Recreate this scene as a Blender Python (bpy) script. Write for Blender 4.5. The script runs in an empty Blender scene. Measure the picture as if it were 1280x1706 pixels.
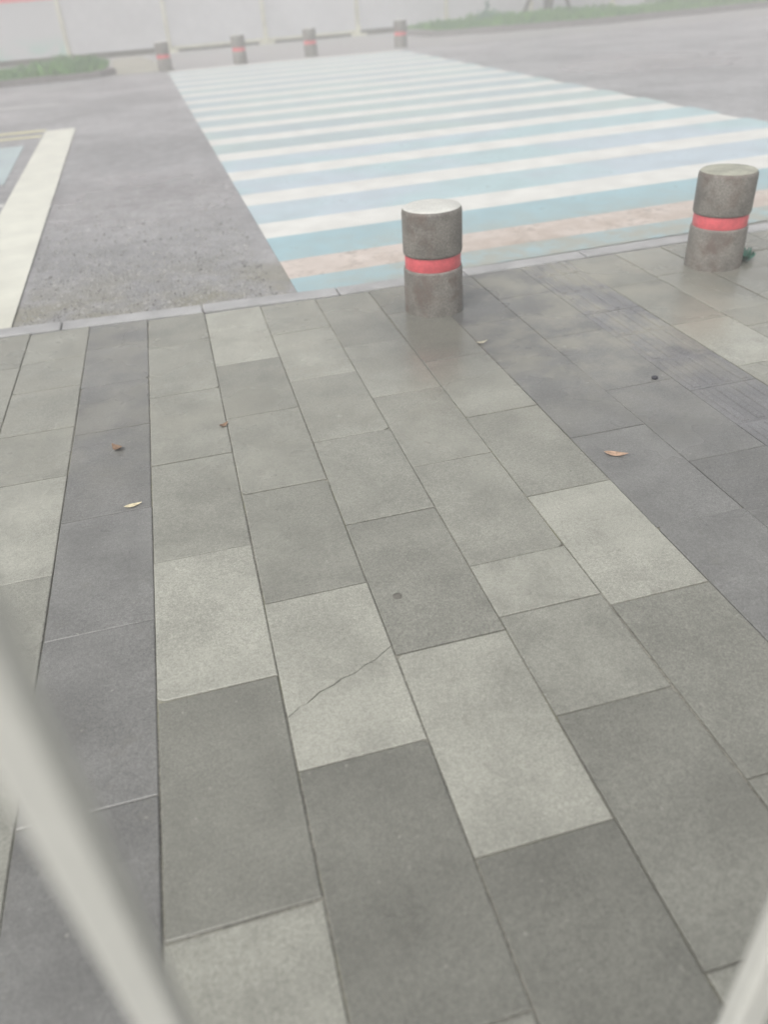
import bpy, bmesh, math, random
from mathutils import Vector, Matrix
random.seed(7)
sc = bpy.context.scene
COL = sc.collection

# ------------------------------------------------------------------ camera
F, CX, CY, CH = 1282.0, 640.0, 853.0, 1.43          # focal length in photo pixels, centre, eye height
VP, HS = (232.0, -8.0), -0.0759                      # vanishing point of the paving rows, slope of the horizon
def ray(px, py):
    return Vector(((px - CX) / F, (py - CY) / F, 1.0))
Yd = ray(*VP).normalized()
Zd = ray(VP[0] + 1000, VP[1] + 1000 * HS).cross(Yd).normalized()
if Zd.y > 0: Zd = -Zd
Xd = Yd.cross(Zd)
Rw = Matrix((Xd, Yd, Zd))                            # photo-camera axes -> world
cam = bpy.data.cameras.new('camera')
cam.sensor_fit = 'VERTICAL'; cam.sensor_height = 36.0
cam.lens = 36.0 * F / 1706.0
cam.clip_start = 0.02; cam.clip_end = 600
cam.dof.use_dof = True; cam.dof.focus_distance = 2.5; cam.dof.aperture_fstop = 1.6
co = bpy.data.objects.new('camera', cam); COL.objects.link(co)
xr, yu, zb = Rw @ Vector((1, 0, 0)), Rw @ Vector((0, -1, 0)), Rw @ Vector((0, 0, -1))
M4 = Matrix((xr, yu, zb)).transposed().to_4x4(); M4.translation = Vector((0, 0, CH))
co.matrix_world = M4
sc.camera = co

# ------------------------------------------------------------------ light: overcast day
SUN_EL, SUN_AZ = math.radians(55), math.radians(-132)  # azimuth from +Y towards +X
w = bpy.data.worlds.new('World'); sc.world = w; w.use_nodes = True
wn, wl = w.node_tree.nodes, w.node_tree.links
wn.clear()
sky = wn.new('ShaderNodeTexSky'); sky.sky_type = 'NISHITA'; sky.sun_disc = False
sky.sun_elevation = SUN_EL; sky.sun_rotation = SUN_AZ
sky.air_density = 1.0; sky.dust_density = 6.0; sky.ozone_density = 1.0
hsv = wn.new('ShaderNodeHueSaturation'); hsv.inputs['Saturation'].default_value = 0.18
bgn = wn.new('ShaderNodeBackground'); bgn.inputs['Strength'].default_value = 0.13
wo = wn.new('ShaderNodeOutputWorld')
wl.new(sky.outputs[0], hsv.inputs['Color']); wl.new(hsv.outputs[0], bgn.inputs['Color']); wl.new(bgn.outputs[0], wo.inputs['Surface'])
sl = bpy.data.lights.new('sun', 'SUN'); sl.energy = 1.1; sl.angle = math.radians(25); sl.color = (1.0, 0.97, 0.92)
so = bpy.data.objects.new('sun', sl); COL.objects.link(so)
sdir = Vector((math.sin(SUN_AZ) * math.cos(SUN_EL), math.cos(SUN_AZ) * math.cos(SUN_EL), math.sin(SUN_EL)))
so.rotation_euler = sdir.to_track_quat('Z', 'Y').to_euler()
so.location = sdir * 50
sc.view_settings.view_transform = 'Standard'; sc.view_settings.look = 'None'
sc.view_settings.gamma = 1.0; sc.view_settings.use_curve_mapping = False
sc.view_settings.exposure = 0.33
sc.render.engine = 'CYCLES'
sc.cycles.use_denoising = True
sc.cycles.max_bounces = 6
sc.cycles.volume_bounces = 1
sc.render.filter_size = 2.0

HAZE_DENSITY = 0.021

# ------------------------------------------------------------------ material helpers
class NT:
    def __init__(s, name):
        s.m = bpy.data.materials.new(name); s.m.use_nodes = True
        s.t = s.m.node_tree; s.b = s.t.nodes['Principled BSDF']
        s.geo = s.n('ShaderNodeNewGeometry')
        s.pos = s.geo.outputs['Position']
    def n(s, typ, **kw):
        x = s.t.nodes.new(typ)
        for k, v in kw.items(): setattr(x, k, v)
        return x
    def put(s, sock, v):
        if isinstance(v, bpy.types.NodeSocket): s.t.links.new(v, sock)
        elif isinstance(v, (tuple, list)) and len(v) == 3 and sock.type == 'RGBA': sock.default_value = (*v, 1)
        else: sock.default_value = v
    def noise(s, scale, detail=4, rough=.55, vec=None, off=None):
        x = s.n('ShaderNodeTexNoise'); x.inputs['Scale'].default_value = scale
        x.inputs['Detail'].default_value = detail; x.inputs['Roughness'].default_value = rough
        v = vec or s.pos
        if off is not None:
            a = s.n('ShaderNodeVectorMath', operation='ADD'); s.put(a.inputs[0], v); s.put(a.inputs[1], off); v = a.outputs[0]
        s.put(x.inputs['Vector'], v); return x.outputs['Fac']
    def ramp(s, fac, a, b, lo=0.0, hi=1.0):
        x = s.n('ShaderNodeMapRange', interpolation_type='SMOOTHSTEP')
        s.put(x.inputs['Value'], fac)
        for i, v in zip((1, 2, 3, 4), (a, b, lo, hi)): s.put(x.inputs[i], v)
        return x.outputs[0]
    def mix(s, fac, a, b, mode='MIX'):
        x = s.n('ShaderNodeMix', data_type='RGBA', blend_type=mode)
        s.put(x.inputs['Factor'], fac); s.put(x.inputs['A'], a); s.put(x.inputs['B'], b)
        return [o for o in x.outputs if o.type == 'RGBA'][0]
    def math(s, op, a, b=0.0):
        x = s.n('ShaderNodeMath', operation=op); s.put(x.inputs[0], a); s.put(x.inputs[1], b); return x.outputs[0]
    def scale(s, col, f):
        g = s.n('ShaderNodeCombineColor')
        for i in range(3): s.put(g.inputs[i], f)
        return s.mix(1.0, col, g.outputs[0], 'MULTIPLY')
    def bump(s, h, strength, dist):
        x = s.n('ShaderNodeBump'); x.inputs['Strength'].default_value = strength; x.inputs['Distance'].default_value = dist
        s.put(x.inputs['Height'], h); s.put(s.b.inputs['Normal'], x.outputs[0])
    def spot(s, x, y, r, soft):                      # 1 inside a round patch on the ground, noise-edged
        d = s.n('ShaderNodeVectorMath', operation='DISTANCE'); s.put(d.inputs[0], s.flat()); d.inputs[1].default_value = (x, y, 0)
        return s.ramp(s.math('ADD', d.outputs['Value'], s.math('MULTIPLY', s.noise(.9, 3), soft)), r + soft * .5 - soft, r + soft * .5 + soft, 1, 0)
    def flat(s):
        m = s.n('ShaderNodeVectorMath', operation='MULTIPLY'); s.put(m.inputs[0], s.pos); m.inputs[1].default_value = (1, 1, 0); return m.outputs[0]
    def xyz(s):
        x = s.n('ShaderNodeSeparateXYZ'); s.put(x.inputs[0], s.pos); return x.outputs
    def done(s, col, rough=.6, spec=.5):
        s.put(s.b.inputs['Base Color'], col); s.put(s.b.inputs['Roughness'], rough); s.put(s.b.inputs['Specular IOR Level'], spec)
        return s.m

def slab_material():
    t = NT('granite_slab')
    oi = t.n('ShaderNodeObjectInfo')
    off = t.n('ShaderNodeVectorMath', operation='SCALE'); t.put(off.inputs[0], (3.1, 7.7, 1.3)); t.put(off.inputs['Scale'], t.math('MULTIPLY', oi.outputs['Random'], 40))
    grain = t.noise(330, 3, .7, off=off.outputs[0])
    mott = t.noise(5, 5, .6, off=off.outputs[0])
    c = t.scale(oi.outputs['Color'], t.ramp(grain, .3, .7, .74, 1.26))
    c = t.scale(c, t.ramp(mott, .25, .75, .84, 1.12))
    c = t.scale(c, t.ramp(t.noise(105, 3, .7, off=off.outputs[0]), .3, .7, .88, 1.12))
    c = t.mix(t.ramp(t.noise(14, 6, .75, off=off.outputs[0]), .56, .72, 0, .35), c, (.15, .145, .125))
    c = t.mix(t.ramp(t.noise(2.1, 6, .7), .54, .70, 0, .30), c, (.14, .138, .12))
    # wear across slabs and silt washed down towards the kerb
    x, y, z = t.xyz()
    silt_n = t.noise(3.2, 6, .65)
    near = t.ramp(y, 2.0, 3.2, 0, 1)
    right = t.ramp(x, 1.0, 1.35, .45, 1)
    m = t.math('MULTIPLY', t.math('MULTIPLY', near, right), t.ramp(silt_n, .40, .62))
    c = t.mix(t.math('MULTIPLY', m, .75), c, (.29, .28, .235))
    spk = t.noise(60, 2, .5)
    c = t.mix(t.ramp(spk, .70, .76, 0, .35), c, (.42, .41, .37))
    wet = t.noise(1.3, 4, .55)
    damp_shade = t.math('MAXIMUM', t.spot(1.12, 3.35, .42, .35), t.spot(2.8, 3.5, .34, .3))
    c = t.scale(c, t.math('SUBTRACT', 1.0, t.math('MULTIPLY', damp_shade, .38)))  # damp spots, with the bollards' contact shadow painted into the slab colour
    r = t.math('SUBTRACT', t.ramp(wet, .35, .65, .19, .36), t.math('MULTIPLY', damp_shade, .11))
    t.bump(t.math('ADD', grain, t.math('MULTIPLY', t.noise(24, 4), 2.0)), .25, .0012)
    return t.done(c, r, t.math('ADD', .5, t.math('MULTIPLY', damp_shade, .4)))
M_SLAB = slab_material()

def asphalt_material():
    t = NT('wet_asphalt')
    g = t.n('ShaderNodeTexVoronoi'); g.inputs['Scale'].default_value = 95; t.put(g.inputs['Vector'], t.pos)
    fine = t.noise(220, 3, .7)
    big = t.noise(.55, 5, .6)
    c = t.mix(t.ramp(fine, .35, .7), (.24, .239, .246), (.41, .408, .414))
    c = t.mix(t.ramp(t.noise(60, 2), .57, .70, 0, .85), c, (.44, .435, .425))
    c = t.scale(c, t.ramp(big, .3, .7, .80, 1.18))
    c = t.scale(c, t.ramp(t.noise(7, 5, .7), .3, .7, .82, 1.16))
    c = t.mix(t.ramp(t.noise(42, 2), .60, .72, 0, .7), c, (.09, .09, .09))
    x, y, z = t.xyz()
    edge = t.math('MULTIPLY', t.ramp(y, 4.3, 5.6, 1, 0), t.ramp(t.noise(2.4, 5, .65), .38, .62))
    c = t.mix(t.math('MULTIPLY', edge, .75), c, (.24, .225, .15))
    wet = t.spot(-.28, 7.5, .9, .9)
    for a in ((8.2, 13.2, 1.5, 1.3), (12.6, 13.2, 1.7, 1.5)):
        wet = t.math('MAXIMUM', wet, t.spot(*a))
    r = t.math('SUBTRACT', t.ramp(big, .35, .7, .44, .34), t.math('MULTIPLY', wet, .20))
    t.bump(t.math('ADD', t.math('ADD', g.outputs['Distance'], fine), t.math('MULTIPLY', t.noise(26, 4, .7), 1.6)), .9, .006)
    return t.done(c, r, t.math('ADD', .55, t.math('MULTIPLY', wet, .45)))
M_ASPHALT = asphalt_material()

def paint(name, col, wear=.5, dirt=(.25, .24, .21), edge_mud=0.0, rough=.45, col2=None):
    t = NT(name)
    if col2: col = t.mix(t.ramp(t.noise(.55, 3), .40, .60), col, col2)
    f = t.noise(130, 3, .7); n = t.noise(3.5, 6, .65); n2 = t.noise(22, 4, .6)
    c = t.scale(col, t.ramp(n, .3, .7, .90, 1.06))
    c = t.mix(t.ramp(t.math('ADD', t.math('MULTIPLY', n, .55), t.math('MULTIPLY', n2, .45)), .66 - .2 * wear, .80 - .2 * wear, 0, .55), c, (.14, .14, .135))
    c = t.mix(t.ramp(f, .62, .72, 0, .5 * wear), c, (.13, .13, .13))
    x, y, z = t.xyz()
    e = t.math('MULTIPLY', t.ramp(y, 4.4, 5.9, 1, 0), t.ramp(t.math('ADD', x, t.math('MULTIPLY', t.noise(1.6, 5), 1.6)), 1.0, 2.2, edge_mud, 1.0))
    c = t.mix(t.math('MULTIPLY', e, t.ramp(t.noise(5, 5, .7), .3, .65, .25, .9)), c, dirt)
    t.bump(f, .35, .002)
    return t.done(c, t.ramp(n, .3, .7, rough - .05, rough + .1), .5)
M_WHITE = paint('white_road_paint', (.63, .63, .60), .22, (.40, .36, .30), .0)
M_BLUE = paint('pale_blue_road_paint', (.31, .46, .505), .5, (.34, .33, .28), .05)
M_BLUE2 = paint('veil_paled_lavender_blue_paint', (.44, .51, .56), .5, col2=(.39, .51, .53))  # paler than the near blue: grazing sheen and veil put into the colour
M_BLUE3 = paint('veil_paled_mint_paint', (.40, .485, .475), .45, col2=(.38, .45, .47))  # mint hue, lightened so the paint colour carries veil and sheen
M_PINK = paint('faded_pink_road_paint', (.62, .555, .51), .8, (.38, .315, .265), .42)
M_OLDW = paint('worn_white_road_paint', (.62, .62, .60), .9)
M_YELL = paint('faded_yellow_road_paint', (.66, .62, .36), .6)
M_CREAM = paint('cream_road_paint', (.63, .63, .555), .2, (.42, .41, .33), .35)

def simple(name, col, rough=.6, spec=.5, sc1=6, var=.15, sc2=80, var2=.12, bump=.2, bd=.002, stain=None):
    t = NT(name)
    a, b = t.noise(sc1, 5, .6), t.noise(sc2, 3, .6)
    c = t.scale(t.scale(col, t.ramp(a, .3, .7, 1 - var, 1 + var)), t.ramp(b, .3, .7, 1 - var2, 1 + var2))
    if stain: c = t.mix(t.ramp(t.noise(sc1 * .7, 5, .7), .48, .68, 0, .8), c, stain)
    if bump: t.bump(t.math('ADD', a, b), bump, bd)
    return t.done(c, t.ramp(a, .3, .7, rough - .06, rough + .08), spec)
M_JOINT = simple('joint_grit', (.185, .18, .155), .85, .3, 4, .35, 120, .3, .3, .002, (.20, .20, .13))
M_KERB = simple('kerb_granite', (.34, .34, .34), .4, .5, 5, .16, 200, .18)
M_DKERB = simple('old_dark_kerb', (.17, .155, .15), .6)
M_BOLL = simple('bollard_stone', (.18, .168, .15), .55, .45, 7, .25, 130, .3, .35, .002, (.12, .085, .07))
M_BTOP = simple('bollard_sky_paled_top', (.58, .58, .54), .5, .5, 9, .1, 140, .12)  # sky reflected on the flat top, painted as a paler stone colour
M_BTOP2 = simple('bollard_mossy_top', (.33, .33, .27), .6, .5, 12, .25, 140, .12)
M_RED = simple('red_band_paint', (.62, .105, .12), .4, .5, 10, .12, 60, .08)
M_HOARD = simple('hoarding_white_sheet', (.49, .49, .505), .5, .4, .8, .05, 5, .03, .05)
def hoard_print():
    t = NT('hoarding_printed_sheet')
    x, y, z = t.xyz()
    n = t.noise(1.6, 4)
    g = t.math('MULTIPLY', t.ramp(z, .1, .75, 1, 0), t.ramp(n, .40, .60))
    c = t.mix(t.math('MULTIPLY', g, .75), (.49, .49, .50), (.30, .50, .43))
    return t.done(c, .5, .4)
M_PRINT = hoard_print()
M_HRED = simple('hoarding_red_band', (.66, .13, .14), .5, .4, 1, .05)
M_HPOST = simple('hoarding_cream_post', (.55, .54, .43), .5)
M_PALE = simple('far_paving', (.30, .30, .295), .45, .5, 1.2, .12, 30, .1)
M_SAND = simple('bare_sandy_soil', (.31, .30, .25), .8, .3, 2, .2)
M_SOIL = simple('dark_soil', (.10, .09, .065), .85, .3, 3, .3)
M_POSTW = simple('ivory_post_paint', (.60, .60, .56), .4, .5, 2.5, .03, 40, .02, .03)
M_STEEL = simple('dull_steel', (.35, .35, .35), .5)
M_BARK = simple('tree_bark', (.05, .047, .04), .85, .3, 12, .3)
M_STAKE = simple('weathered_pole_wood', (.07, .062, .052), .8, .3, 10, .2)
M_STONE = simple('road_grit', (.27, .265, .255), .7, .4, 30, .5)
def leafm(name, a, b):
    t = NT(name)
    oi = t.noise(2.2, 3)
    return t.done(t.mix(t.ramp(oi, .35, .65), a, b), .6, .35)
M_GRASS = leafm('grass_blades', (.05, .17, .03), (.12, .27, .05))
M_WEED = leafm('weed_leaf', (.025, .13, .095), (.04, .17, .12))
M_CROWN = leafm('tree_leaf', (.04, .085, .03), (.075, .13, .04))
M_LBROWN = simple('dry_brown_leaf', (.20, .13, .085), .7, .3, 40, .3)
M_LYELL = simple('pale_yellow_leaf', (.60, .53, .36), .6, .3, 40, .2)
M_LORNG = simple('orange_leaf', (.40, .27, .19), .6, .3, 40, .2)
M_LDULL = simple('dull_dry_leaf', (.36, .33, .25), .7, .3, 40, .2)
M_GUM = simple('dark_gum', (.12, .115, .10), .7, .3, 40, .2)
M_PEBB = simple('dark_pebble', (.035, .035, .045), .6)

# ------------------------------------------------------------------ mesh helpers
def mesh(name, verts, faces, mat, smooth=False):
    me = bpy.data.meshes.new(name); me.from_pydata(verts, [], faces); me.update()
    if mat: me.materials.append(mat)
    if smooth: me.polygons.foreach_set('use_smooth', [True] * len(me.polygons))
    return me
def link(name, me, parent=None, loc=(0, 0, 0), rz=0.0, **props):
    o = bpy.data.objects.new(name, me); COL.objects.link(o)
    o.location = loc; o.rotation_euler = (0, 0, rz)
    if parent: o.parent = parent
    for k, v in props.items(): o[k] = v
    return o
def box(x0, x1, y0, y1, z0, z1):
    v = [(x, y, z) for z in (z0, z1) for y in (y0, y1) for x in (x0, x1)]
    return v, [(0, 2, 3, 1), (4, 5, 7, 6), (0, 1, 5, 4), (2, 6, 7, 3), (0, 4, 6, 2), (1, 3, 7, 5)]
def boxes(bs):
    V, Fc = [], []
    for b in bs:
        v, f = box(*b); n = len(V); V += v; Fc += [tuple(i + n for i in q) for q in f]
    return V, Fc
def slab(poly, z0, z1, ch=.0028):
    """upright slab on a polygon outline (counter-clockwise), its top edge chamfered"""
    n = len(poly); c = (sum(p[0] for p in poly) / n, sum(p[1] for p in poly) / n)
    def ins(p):
        d = (c[0] - p[0], c[1] - p[1])
        return (p[0] + math.copysign(min(ch, abs(d[0])), d[0]), p[1] + math.copysign(min(ch, abs(d[1])), d[1]))
    V = [(*p, z0) for p in poly] + [(*p, z1 - ch * .6) for p in poly] + [(*ins(p), z1) for p in poly]
    Fc = [tuple(range(2 * n, 3 * n))]
    for i in range(n):
        j = (i + 1) % n
        Fc += [(i, j, n + j, n + i), (n + i, n + j, 2 * n + j, 2 * n + i)]
    return V, Fc
def lathe(prof, seg=48, cap_top=True):
    V, Fc = [], []
    for r, z in prof:
        V += [(r * math.cos(2 * math.pi * k / seg), r * math.sin(2 * math.pi * k / seg), z) for k in range(seg)]
    for i in range(len(prof) - 1):
        for k in range(seg):
            a, b = i * seg + k, i * seg + (k + 1) % seg
            Fc.append((a, b, b + seg, a + seg))
    if cap_top: Fc.append(tuple((len(prof) - 1) * seg + k for k in range(seg)))
    return V, Fc
def sheet(x0, x1, y0, y1, z):
    return [(x0, y0, z), (x1, y0, z), (x1, y1, z), (x0, y1, z)], [(0, 1, 2, 3)]
def tube(pts, radii, seg=8):
    V, Fc = [], []
    for i, p in enumerate(pts):
        p = Vector(p); q = Vector(pts[min(i + 1, len(pts) - 1)]) - Vector(pts[max(i - 1, 0)])
        m = q.to_track_quat('Z', 'X').to_matrix()
        V += [tuple(p + m @ Vector((radii[i] * math.cos(a), radii[i] * math.sin(a), 0))) for a in [2 * math.pi * k / seg for k in range(seg)]]
    for i in range(len(pts) - 1):
        for k in range(seg):
            a, b = i * seg + k, i * seg + (k + 1) % seg
            Fc.append((a, b, b + seg, a + seg))
    Fc += [tuple(range(seg))[::-1], tuple((len(pts) - 1) * seg + k for k in range(seg))]
    return V, Fc

# ------------------------------------------------------------------ the ground
ZR = -.025
link('ground', mesh('ground', *sheet(-120, 120, -60, 120, -.12), M_SOIL), kind='structure')
link('road', mesh('road', *sheet(-118, 118, 4.05, 21.2, ZR), M_ASPHALT), kind='structure')
def kerb_y(x):                                       # far edge of the near kerb
    return 4.262 + (.075 * max(0, .6 - x) if x > -2 else .195) + .008 * max(0, min(x, 6) - 1.0)

# near pavement: base, slabs, tactile slabs
pav = link('pavement', mesh('pavement', *box(-118, 118, -6, 4.10, -.10, -.006), M_JOINT), kind='structure')
W = .302; X0 = .003; G = .0022
LT, LM, MD, DM, DK = .395, .335, .295, .235, .20
tint = (1.0, 1.0, .87)
COLS = {
 -3: ([-.9, -.31, .28, .87, 1.45, 2.035, 2.645, 3.05, 3.47, 3.82], [MD, MD, MD, LM, .31, LT, LM, LM, .32]),
 -2: ([-.65, -.05, .55, 1.14, 1.73, 2.32, 2.96, 3.42, 3.88], 'dark'),
 -1: ([-.97, -.37, .22, .81, 1.41, 1.99, 2.595, 3.19, 3.76], [MD, MD, LM, .252, LT, .305, .335, .34]),
  0: ([-.65, -.07, .52, 1.105, 1.69, 2.28, 2.87, 3.42], [DM, MD, DM, LT, .305, .325, .30]),
  1: ([-.97, -.38, .21, .80, 1.38, 1.985, 2.55, 3.12, 3.70], [MD, DM, .235, .36, .285, .325, .335, .385]),
  2: ([-.70, -.10, .49, 1.075, 1.43, 1.66, 2.25, 2.83, 3.40], [DM, MD, .26, .325, .375, .315, .325, .365]),
  3: ([-.97, -.38, .21, .80, 1.38, 1.94, 2.53, 3.09, 3.73], [MD, LM, .285, .27, .385, .325, .335, .31]),
  4: ([-.71, -.12, .47, 1.06, 1.65, 2.24, 2.83, 3.42], 'dark'),
  5: ([-.40, .18, .77, 1.36, 1.95, 2.54, 3.12, 3.70], 'dark'),
  7: ([-.41, .18, .77, 1.36, 1.95, 2.54, 3.04, 3.62], [MD, LM, LT, MD, LM, .42, .29]),
  8: ([-.7, -.1, .5, 1.1, 1.7, 2.3, 2.9, 3.10, 3.68], [LM, MD, MD, LT, LM, .33, .33, .37]),
}
ENDSH = {-1: .30, 0: .41, 1: .34, 2: .32, 3: .24, 7: .31, 8: .37}
def put_slab(poly, sh, dark=False):
    cx = sum(p[0] for p in poly) / len(poly); cy = sum(p[1] for p in poly) / len(poly)
    V, Fc = slab([(p[0] - cx, p[1] - cy) for p in poly], -.05, 0.0)
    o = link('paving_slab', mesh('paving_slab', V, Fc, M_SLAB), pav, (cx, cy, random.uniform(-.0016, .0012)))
    o.rotation_euler = (random.gauss(0, .0016), random.gauss(0, .0026), random.gauss(0, .0012))
    sh *= random.uniform(.97, 1.03)
    if not dark: sh = .238 + (sh - .315) * 1.02
    o.color = (sh, sh, sh * .96, 1) if dark else (sh * tint[0], sh * tint[1], sh * tint[2], 1)
far_bits = []
for k in range(-14, 30):
    x0, x1 = X0 + W * k + G, X0 + W * (k + 1) - G
    if k == 6: continue
    spec = COLS.get(k)
    kend = kerb_y((x0 + x1) / 2) - .135
    if spec: js, shades = list(spec[0]), spec[1]
    else:
        st = -.9 + (.295 if k % 2 else 0) + random.uniform(-.06, .06)
        js = [st + .59 * i for i in range(9) if st + .59 * i < kend - .2]; shades = None
    js = js + [kend]
    for i in range(len(js) - 1):
        gg = .0010 if k in (4, 5) else random.uniform(.0015, .0031)
        x0, x1 = X0 + W * k + gg * random.uniform(.5, 1.5), X0 + W * (k + 1) - gg
        y0, y1 = js[i] + gg, js[i + 1] - gg * random.uniform(.6, 1.4)
        last = i == len(js) - 2
        if shades == 'dark': sh = .165 * random.uniform(.93, 1.08)
        elif shades is None: sh = random.choice([LT, LM, LM, MD, MD])
        elif last: sh = ENDSH.get(k, LM)
        else: sh = shades[i]
        vis = -6 <= k <= 13 and y1 > -1.0
        if not vis:
            far_bits.append((x0, x1, y0, y1)); continue
        if k == 0 and abs(js[i] - 1.105) < .01:       # the slab with the diagonal crack
            a, b = 1.262, 1.418
            pts = [(x0 + (x1 - x0) * t, a + (b - a) * t + dz) for t, dz in ((0, 0), (.10, .006), (.17, .002), (.30, .011), (.42, .004), (.5, .006), (.63, -.006), (.72, -.002), (.83, -.009), (.93, -.003), (1, 0))]
            gs = [.0014, .0012, .0013, .0011, .0012, .0010, .0010, .0009, .0008, .0006, .0005]
            put_slab([(x0, y0), (x1, y0)] + [(p[0], p[1] - q) for p, q in zip(pts[::-1], gs[::-1])], sh)
            put_slab([(p[0], p[1] + q) for p, q in zip(pts, gs)] + [(x1, y1), (x0, y1)], sh)
        else:
            P = [(x0, y0), (x1, y0), (x1, y1), (x0, y1)]
            if random.random() < .3:
                q = random.randrange(4); p = P[q]; e, f = random.uniform(.006, .022), random.uniform(.006, .022)
                sx = 1 if q in (0, 3) else -1; sy = 1 if q in (0, 1) else -1
                cut = [(p[0] + sx * e, p[1]), (p[0] + sx * e * .4, p[1] + sy * f * .5), (p[0], p[1] + sy * f)]
                P[q:q + 1] = cut[::-1] if q in (0, 2) else cut
            put_slab(P, sh, shades == 'dark')
# tactile slabs with raised bars along the walking line
x0, x1 = X0 + W * 6 + G, X0 + W * 7 - G
y = -.9; kend = kerb_y(1.96) - .135
proto = None
while y + .30 < kend + .30:
    V, Fc = slab([(-W / 2 + G, -.1495), (W / 2 - G, -.1495), (W / 2 - G, .1495), (-W / 2 + G, .1495)], -.05, 0)
    if proto is None:
        for j in range(4):
            bx = -.105 + .07 * j
            v, f = slab([(bx - .017, -.135), (bx + .017, -.135), (bx + .017, .135), (bx - .017, .135)], -.01, .0052, .006)
            n = len(V); V += v; Fc += [tuple(i + n for i in q) for q in f]
        proto = mesh('tactile_slab', V, Fc, M_SLAB)
    o = link('tactile_slab', proto, pav, ((x0 + x1) / 2, y + .15, random.uniform(-.002, .001)))
    if y + .30 > kend: o.scale.y = (kend - y) / .30; o.location.y = y + (kend - y) / 2
    sh = random.uniform(.16, .185); o.color = (sh, sh, sh * 1.02, 1)
    y += .3015
V, Fc = [], []
for b in far_bits:
    v, f = slab([(b[0], b[2]), (b[1], b[2]), (b[1], b[3]), (b[0], b[3])], -.05, 0); n = len(V)
    V += v; Fc += [tuple(i + n for i in q) for q in f]
o = link('outer_slabs', mesh('outer_slabs', V, Fc, M_SLAB), pav, kind='stuff'); o.color = (.32, .32, .30, 1)

# near kerb
kb = link('kerb', mesh('kerb', *box(-118, 118, 4.04, 4.10, -.12, -.03), M_JOINT), kind='structure')
x = -6.0; L = .748
while x < 10:
    ya, yb = kerb_y(x), kerb_y(x + L)
    wdt = .125
    V, Fc = slab([(x + .003, ya - wdt), (x + L - .003, yb - wdt), (x + L - .003, yb), (x + .003, ya)], -.11, .004 + random.uniform(-.002, .002), .006)
    o = link('kerb_stone', mesh('kerb_stone', V, Fc, M_KERB), kb)
    x += L + .002

# ------------------------------------------------------------------ the zebra crossing and other road markings
zc = link('zebra_crossing', None, kind='structure'); zc.empty_display_size = .2
def quad(name, mat, pts, z, parent, sub=1):
    return link(name, mesh(name, [(p[0], p[1], z) for p in pts], [(0, 1, 2, 3)], mat), parent)
def zl(y): return .615 - .0168 * y                   # left edge, drifts a little
def zr(y): return 5.93 - .010 * y
def ztilt(x, y): return (.030 - .0035 * max(0, y - 4.3)) * (x - .55)
ZP1, ZP2 = ZR + .004, ZR + .008
def stripe(name, mat, y0, y1, z, ext=0.0):
    a, b = zl(y0), zl(y1)
    c, d = zr(y0) + ext, zr(y1) + ext
    quad(name, mat, [(a, y0 + ztilt(a, y0)), (c, y0 + ztilt(c, y0)), (d, y1 + ztilt(d, y1)), (b, y1 + ztilt(b, y1))], z, zc)
edges = [4.305, 4.60, 4.985, 5.56]
stripe('blue_stripe', M_BLUE, 4.305, 4.60, ZP1, .06)
stripe('pink_stripe', M_PINK, 4.60, 4.985, ZP1)
stripe('blue_stripe', M_BLUE, 4.985, 5.56, ZP1, .06)
y = 5.56; i = 0
while y < 19.4:
    wd = .425
    stripe('white_stripe', M_WHITE, y, y + wd, ZP1)
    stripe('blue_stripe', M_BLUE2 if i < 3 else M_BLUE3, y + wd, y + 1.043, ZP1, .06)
    y += 1.043; i += 1
stripe('white_stripe', M_WHITE, y, y + .425, ZP1)

mk = link('lane_markings', None, kind='structure')
def skew(x, y): return x - .0215 * (y - 4.4)
quad('wide_line', M_CREAM, [(-1.45, 4.44), (-1.035, 4.43), (skew(-1.035, 12.55), 12.50), (skew(-1.43, 12.55), 12.50)], ZP2, mk)
quad('yellow_line', M_YELL, [(-6, 12.05), (-1.62, 11.98), (-1.62, 12.12), (-6, 12.20)], ZP1, mk)
quad('yellow_line', M_YELL, [(-6, 12.62), (-1.62, 12.50), (-1.62, 12.68), (-6, 12.80)], ZP1, mk)
quad('cross_line', M_OLDW, [(-5.2, 7.75), (-1.52, 7.72), (-1.525, 7.86), (-5.2, 7.90)], ZP1, mk)
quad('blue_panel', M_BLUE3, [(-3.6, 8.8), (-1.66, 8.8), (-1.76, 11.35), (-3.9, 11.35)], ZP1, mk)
quad('thin_line', M_OLDW, [(-6, 15.75), (-1.72, 15.85), (-1.72, 16.02), (-6, 15.95)], ZP1, mk)

# grit on the asphalt by the kerb
V, Fc = [], []
for i in range(5200):
    gx, gy = random.uniform(-1.3, .6), 4.36 + abs(random.gauss(0, 1.3))
    if gx > .5 - .017 * gy or gy > 8 or gx < skew(-1.0, gy): continue
    s = random.choice([.004, .006, .008, .010, .014 if random.random() < .25 else .006])
    n = len(V); a = random.uniform(0, 6.28)
    V += [(gx + s * math.cos(a + q), gy + s * math.sin(a + q), ZR - .0005) for q in (0, 2.1, 4.2)] + [(gx, gy, ZR + s * .9)]
    Fc += [(n, n + 1, n + 3), (n + 1, n + 2, n + 3), (n + 2, n, n + 3)]
link('road_grit', mesh('road_grit', V, Fc, M_STONE), kind='stuff')

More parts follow.
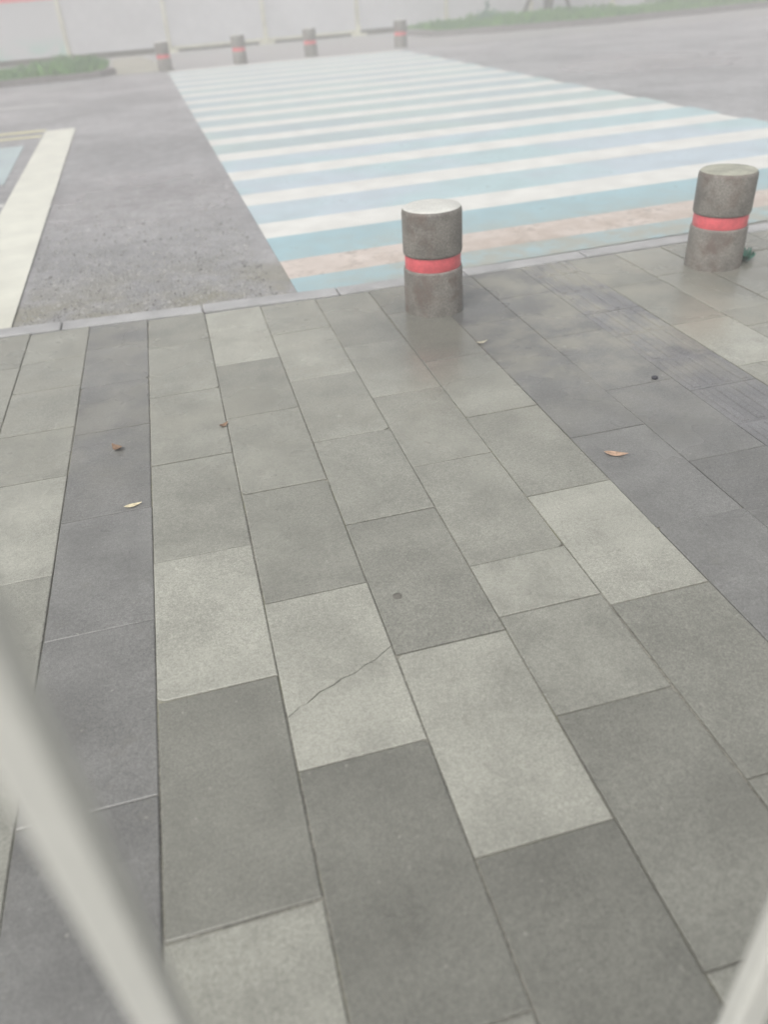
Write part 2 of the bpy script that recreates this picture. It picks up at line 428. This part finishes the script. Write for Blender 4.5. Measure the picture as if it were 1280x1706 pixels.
# ------------------------------------------------------------------ bollards
def bollard_meshes():
    shaft = lathe([(.149, -.01), (.149, .06), (.148, .212), (.144, .223), (.132, .225)], 56)
    band = lathe([(.1385, .220), (.1405, .227), (.1405, .288), (.1385, .295)], 56, False)
    cap = lathe([(.13, .290), (.145, .291), (.148, .302), (.148, .485), (.146, .497), (.139, .506)], 56, False)
    top = lathe([(.141, .5055), (.135, .5095), (.10, .512), (.03, .513)], 56)
    return [mesh(n, *g, m, True) for n, g, m in (('shaft', shaft, M_BOLL), ('red_band', band, M_RED), ('cap', cap, M_BOLL), ('cap_top', top, M_BTOP))]
BM = bollard_meshes()
def bollard_proto(loc, label):
    r = link('bollard', None, None, loc, 0, label=label, category='bollard', group='stone bollards with a red band'); r.empty_display_size = .1
    for me in BM: link(me.name.split('.')[0], me, r)
    return r
b0 = bollard_proto((1.165, 3.725, 0), 'nearest dark stone bollard, pale topped with a red band')
def copy_bollard(loc, rz, label):
    r = b0.copy(); COL.objects.link(r); r.location = loc; r.rotation_euler = (0, 0, rz); r['label'] = label
    for ch in list(b0.children):
        c = ch.copy(); COL.objects.link(c); c.parent = r
    return r
b1 = copy_bollard((2.802, 3.735, 0), 1.9, 'dark stone bollard with a mossy top and a green weed at its foot')
b1.scale.z = .968
for ch in b1.children:
    if ch.name.startswith('cap_top'):
        ch.data = ch.data.copy(); ch.data.materials[0] = M_BTOP2
ZF = -.02
for (bx, by), lb in zip(((.25, 20.75), (1.97, 20.85), (3.68, 21.05), (5.98, 21.3)),
    ('leftmost far bollard across the road, beside the sandy patch and left grass bed',
     'second far bollard from the left, beyond the left part of the zebra crossing',
     'third far bollard from the left, beyond the middle of the zebra crossing',
     'rightmost far bollard across the road, nearest the right grass bed')):
    r = copy_bollard((bx, by, ZF), random.uniform(0, 6), lb); r.scale = (1.05, 1.05, 1.12)

# ------------------------------------------------------------------ far side
link('far_pavement', mesh('far_pavement', *box(-118, 118, 20.55, 40, -.11, -.02), M_PALE), kind='structure')
link('sandy_strip', mesh('sandy_strip', *slab([(-1.0, 20.9), (.45, 20.75), (.2, 23.0), (-.3, 26.4), (-1.1, 26.4)], -.06, -.008, .003), M_SAND), kind='structure')

def bed(name, outer, inner_h, label_kerb, h=.13):
    pass
def kerb_run(parent, pts, mat, wd=.14, h=.11, step=1.0):
    for (ax, ay), (bx, by) in zip(pts[:-1], pts[1:]):
        d = Vector((bx - ax, by - ay)); n = max(1, round(d.length / step)); u = d.normalized(); p = Vector((-u.y, u.x)) * wd
        for i in range(n):
            s = Vector((ax, ay)) + d * (i / n) + u * .004; e = Vector((ax, ay)) + d * ((i + 1) / n) - u * .004
            V, Fc = slab([tuple(s), tuple(e), tuple(e + p), tuple(s + p)], -.1, h + random.uniform(-.008, .008), .015)
            link('kerb_stone', mesh('kerb_stone', V, Fc, mat), parent)
def grass(name, poly_pts, n, hmin, hmax, z, tall=None, props=None, mat=None):
    V, Fc = [], []
    for i in range(n):
        gx, gy = poly_pts()
        hh = random.uniform(hmin, hmax) * (tall(gx, gy) if tall else 1)
        a = random.uniform(0, 6.28); wd = random.uniform(.012, .03); ln = random.uniform(.2, .7) * hh; b = random.uniform(0, 6.28)
        dx, dy = wd * math.cos(a), wd * math.sin(a); k = len(V)
        V += [(gx - dx, gy - dy, z), (gx + dx, gy + dy, z), (gx + dx * .6 + ln * .3 * math.cos(b), gy + dy * .6 + ln * .3 * math.sin(b), z + hh * .6),
              (gx + ln * math.cos(b), gy + ln * math.sin(b), z + hh)]
        Fc += [(k, k + 1, k + 2), (k, k + 2, k + 3)]
    return link(name, mesh(name, V, Fc, mat or M_GRASS), kind='stuff', **(props or {}))
# left bed
lb = link('left_bed', mesh('left_bed', *slab([(-14, 19.9), (-1.05, 20.95), (-1.35, 24.4), (-14, 24.0)], -.1, .03, .02), M_SOIL), kind='structure')
kerb_run(lb, [(-14, 19.45), (-1.2, 20.6), (-.85, 21.0), (-.95, 21.8)], M_DKERB, .16, .10)
def lp():
    while True:
        gx, gy = random.uniform(-9, -1.1), random.uniform(20.7, 24.2)
        if gy > 20.7 + .09 * (gx + 1.0): return gx, gy
grass('left_grass', lp, 9000, .10, .24, .02, lambda x, y: .35 + .9 * (0.5 + .5 * math.sin(x * 2.2 + 1) * math.sin(y * 1.9)) + (.5 if abs(x + 1.9) < .5 else 0), dict(label='overgrown green grass in the kerbed bed at upper left', category='grass'))
# right bed
def ry(x): return 23.55 - .24 * min(max(x - 7.7, 0), 4) + .0 if x < 11.7 else 22.6 + .14 * (x - 11.7)
rb = link('right_bed', mesh('right_bed', *slab([(7.75, 23.75), (12, 22.85), (18, 23.6), (30, 24.5), (30, 27.0), (7.4, 26.9)], -.1, .04, .02), M_SOIL), kind='structure')
kerb_run(rb, [(7.35, 25.6), (7.6, 23.7), (9.5, 23.05), (12, 22.65), (18, 23.4), (30, 24.3)], M_DKERB, .17, .13)
def rp():
    while True:
        gx, gy = random.uniform(7.7, 24), random.uniform(22.8, 26.7)
        if gy > ry(gx) + .3 and (gx < 13.5 or gy > ry(gx) + 1.2): return gx, gy
grass('right_grass', rp, 15000, .12, .30, .03, lambda x, y: .45 + .7 * (0.5 + .5 * math.sin(x * 1.7) * math.sin(y * 2.3)) + (.25 if 9.5 < x < 13 else 0), dict(label='tufted green grass in the kerbed bed at upper right', category='grass'))

# hedge at far right of the bed: many small leaves
V, Fc = [], []
for i in range(6000):
    gx = random.uniform(15.5, 26); gy = random.uniform(25.2, 26.6); gz = random.uniform(.05, .55 + .12 * math.sin(gx * 3))
    s = random.uniform(.03, .06); a = Vector((random.gauss(0, 1), random.gauss(0, 1), random.gauss(0, 1))).normalized(); b = a.orthogonal().normalized(); c = a.cross(b)
    p = Vector((gx, gy, gz)); k = len(V)
    V += [tuple(p + b * s), tuple(p + c * s * .6), tuple(p - b * s), tuple(p - c * s * .6)]; Fc.append((k, k + 1, k + 2, k + 3))
hd = link('hedge', mesh('hedge', V, Fc, M_CROWN), label='low dark green hedge at the far right end of the grass bed', category='hedge')
for i in range(26):
    gx, gy = 15.6 + .4 * i, 25.9 + random.uniform(-.3, .3)
    link('stem', mesh('stem', *tube([(gx, gy, .0), (gx + .05, gy, .25), (gx + random.uniform(-.1, .1), gy, .5)], [.02, .015, .006], 5), M_BARK), hd)

# staked tree
def at(px, py, z=0.0):
    d = Rw @ ray(px, py); t = (z - CH) / d.z; return d.x * t, d.y * t
tx, ty = at(897, 26)
ty = min(ty, 26.0); tx = 11.75
tr = link('staked_tree', None, None, (tx, ty - .6, 0), 0, label='young tree trunk held by slanting wooden stakes in the right grass bed', category='tree')
link('trunk', mesh('trunk', *tube([(0, 0, 0), (.01, 0, .5), (0, .02, 1.4), (.04, 0, 2.3), (.03, 0, 3.0)], [.18, .15, .13, .10, .05], 12), M_BARK, True), tr)
for sx, sy in ((-1.05, -.25), (-.75, .45), (.85, -.1), (.3, .5)):
    link('stake', mesh('stake', *tube([(sx, sy, -.05), (sx * .09, sy * .09, 1.55)], [.055, .05], 8), M_STAKE, True), tr)
V, Fc = [], []
for i in range(5):
    a = i * 1.26; v, f = tube([(.03, 0, 2.1 + .13 * i), (.55 * math.cos(a), .55 * math.sin(a), 2.75 + .1 * i), (.9 * math.cos(a), .9 * math.sin(a), 3.1 + .08 * i)], [.045, .03, .012], 6); n = len(V)
    V += v; Fc += [tuple(j + n for j in q) for q in f]
link('limb', mesh('limb', V, Fc, M_BARK), tr)
V, Fc = [], []
cl = [(random.gauss(0, .6), random.gauss(0, .6), random.uniform(2.4, 3.6)) for i in range(26)]
for i in range(3200):
    c0 = random.choice(cl); p = Vector(c0) + Vector((random.gauss(0, .2), random.gauss(0, .2), random.gauss(0, .15)))
    s = random.uniform(.035, .07); a = Vector((random.gauss(0, 1), random.gauss(0, 1), random.gauss(0, 1))).normalized(); b = a.orthogonal().normalized(); c = a.cross(b); k = len(V)
    V += [tuple(p + b * s), tuple(p + c * s * .6), tuple(p - b * s), tuple(p - c * s * .6)]; Fc.append((k, k + 1, k + 2, k + 3))
link('crown', mesh('crown', V, Fc, M_CROWN), tr)
# small bush by the fence
def bush(loc, label, h=.5, n=260):
    V, Fc = [], []
    for i in range(n):
        p = Vector((random.gauss(0, .16), random.gauss(0, .14), random.uniform(.03, h)))
        if random.random() < .2: p = Vector((random.gauss(0, .03), random.gauss(0, .03), random.uniform(h, h * 1.5)))
        s = random.uniform(.025, .05); a = Vector((random.gauss(0, 1), random.gauss(0, 1), random.gauss(0, 1))).normalized(); b = a.orthogonal().normalized(); c = a.cross(b); k = len(V)
        V += [tuple(p + b * s), tuple(p + c * s * .6), tuple(p - b * s), tuple(p - c * s * .6)]; Fc.append((k, k + 1, k + 2, k + 3))
    return link('bush', mesh('bush', V, Fc, M_WEED), None, loc, 0, label=label, category='bush')
bush((9.9, 25.6, .03), 'small dark green bush left of the staked tree, close to the fence', .42)

# ------------------------------------------------------------------ hoarding fence
FY = 27.3; FP = 2.865; FX = -2.29
fence = link('hoarding_fence', None, None, (0, FY, -.02), 0, label='long pale sheet hoarding fence with cream posts and a red top band', category='fence')
me_w = mesh('panel', *boxes([(.055, FP - .055, -.018, .012, .15, 1.50), (.055, FP - .055, -.026, -.0185, .15, .21), (.055, FP - .055, -.026, -.0185, 1.44, 1.495)]), M_HOARD)
me_p = me_w.copy(); me_p.materials[0] = M_PRINT
me_r = mesh('red_top', *box(.055, FP - .055, -.020, .012, 1.503, 2.3), M_HRED)
me_post = mesh('post', *boxes([(-.052, -.012, -.05, .045, .0, 2.36), (.012, .052, -.05, .045, .0, 2.36)]), M_HPOST)
me_foot = mesh('foot', *boxes([(-.22, .22, -.26, -.052, .0, .07), (-.04, .04, -.22, -.052, .0701, .26)]), M_HPOST)
me_sill = mesh('base_rail', *boxes([(.06, FP - .06, -.03, .02, .085, .145)]), M_HPOST)
me_plinth = mesh('plinth', *boxes([(.06, FP - .06, .03, .10, .0, .148)]), M_SOIL)
for i in range(-5, 9):
    px = FX + FP * i
    link('post', me_post, fence, (px, 0, 0)); link('foot', me_foot, fence, (px, 0, 0))
    link('panel', me_p if i < 0 else me_w, fence, (px, 0, 0)); link('red_top', me_r, fence, (px, 0, 0)); link('plinth', me_plinth, fence, (px, 0, 0))
    if i in (1, 2): link('base_rail', me_sill, fence, (px, 0, 0))

# ------------------------------------------------------------------ the two pale posts close to the camera
PY = .25
def near_post(xc, wd, label):
    r = link('white_post', None, None, (xc, PY + .0115, 0), 0, label=label, category='post', group='pale posts in the foreground')
    h = wd / 2; b = .004
    out = [(-h, -.0115 + b), (-h + b, -.0115), (h - b, -.0115), (h, -.0115 + b), (h, .0115 - b), (h - b, .0115), (-h + b, .0115), (-h, .0115 - b)]
    link('shaft', mesh('shaft', *slab(out, .008, 2.50, .002), M_POSTW), r)
    link('base_plate', mesh('base_plate', *slab([(-.06, -.05), (.06, -.05), (.06, .05), (-.06, .05)], -.004, .008, .002), M_STEEL), r)
near_post(-.1155, .028, 'out of focus ivory post close up, crossing the lower left corner')
near_post(.3950, .040, 'out of focus ivory post close up, cutting the lower right corner')
# ------------------------------------------------------------------ litter
def leaf(name, loc, L, Wd, mat, rz, curl, label, cat='leaf'):
    V, Fc = [], []
    n = 7
    for i in range(n):
        t = i / (n - 1); wv = Wd * math.sin(math.pi * (t ** .8)) * .5 + .0006
        zc = .002 + curl * (t - .5) ** 2 * 4
        V += [((t - .5) * L, -wv, zc + curl * .5 * (wv / Wd)), ((t - .5) * L, 0, zc), ((t - .5) * L, wv, zc + curl * .6 * (wv / Wd))]
    for i in range(n - 1):
        a = 3 * i; Fc += [(a, a + 3, a + 4, a + 1), (a + 1, a + 4, a + 5, a + 2)]
    o = link(name, mesh(name, V, Fc, mat, True), None, loc, rz, label=label, category=cat)
    return o
leaf('fallen_leaf', (-.01, 2.815, 0), .045, .025, M_LBROWN, .6, .010, 'small curled brown leaf at the joint between two slabs')
leaf('fallen_leaf', (-.425, 2.78, 0), .06, .035, M_LBROWN, 2.2, .014, 'curled brown leaf on the dark slab strip at left')
leaf('fallen_leaf', (-.362, 2.345, 0), .062, .02, M_LYELL, .15, .004, 'narrow pale yellow leaf on the dark slab strip at left')
leaf('fallen_leaf', (1.305, 2.075, 0), .085, .03, M_LORNG, -.5, .008, 'orange brown leaf on the dark slabs at right')
leaf('fallen_leaf', (1.225, 3.19, 0), .06, .02, M_LDULL, .1, .010, 'dull dry leaf in front of the nearest bollard')
def pebble(name, loc, r, mat, label, cat, flat=.6):
    bm = bmesh.new(); bmesh.ops.create_icosphere(bm, subdivisions=2, radius=r)
    for v in bm.verts: v.co *= random.uniform(.88, 1.1); v.co.z *= flat
    me = bpy.data.meshes.new(name); bm.to_mesh(me); bm.free(); me.materials.append(mat)
    return link(name, me, None, loc, 0, label=label, category=cat)
pebble('pebble', (1.745, 2.56, .006), .014, M_PEBB, 'small dark pebble on the grey slabs at right', 'pebble')
pebble('chewing_gum', (.37, 1.60, .001), .014, M_GUM, 'flat dark blob trodden onto a grey slab near the middle', 'gum', .14)
# weed by the right bollard
V, Fc = [], []
for i in range(46):
    a = random.uniform(0, 6.28); L2 = random.uniform(.03, .085); e = random.uniform(.3, 1.2)
    bx, by = random.gauss(0, .018), random.gauss(0, .018); d = Vector((math.cos(a) * math.cos(e), math.sin(a) * math.cos(e), math.sin(e))) * L2
    p = Vector((-math.sin(a), math.cos(a), 0)) * .009; o_ = Vector((bx, by, 0)); k = len(V)
    V += [tuple(o_), tuple(o_ + d * .6 + p), tuple(o_ + d), tuple(o_ + d * .6 - p)]; Fc.append((k, k + 1, k + 2, k + 3))
link('weed', mesh('weed', V, Fc, M_WEED), None, (2.985, 3.715, 0), 0, label='small blue green weed growing at the foot of the right bollard', category='plant')

# ------------------------------------------------------------------ haze
hz = bpy.data.materials.new('haze_air'); hz.use_nodes = True
nt = hz.node_tree; nt.nodes.clear()
pv = nt.nodes.new('ShaderNodeVolumePrincipled'); ou = nt.nodes.new('ShaderNodeOutputMaterial')
pv.inputs['Color'].default_value = (.97, .97, .965, 1); pv.inputs['Density'].default_value = HAZE_DENSITY
nt.links.new(pv.outputs[0], ou.inputs['Volume'])
link('haze', mesh('haze', *box(-125, 125, -65, 125, -1.2, 4.4), hz), kind='stuff')
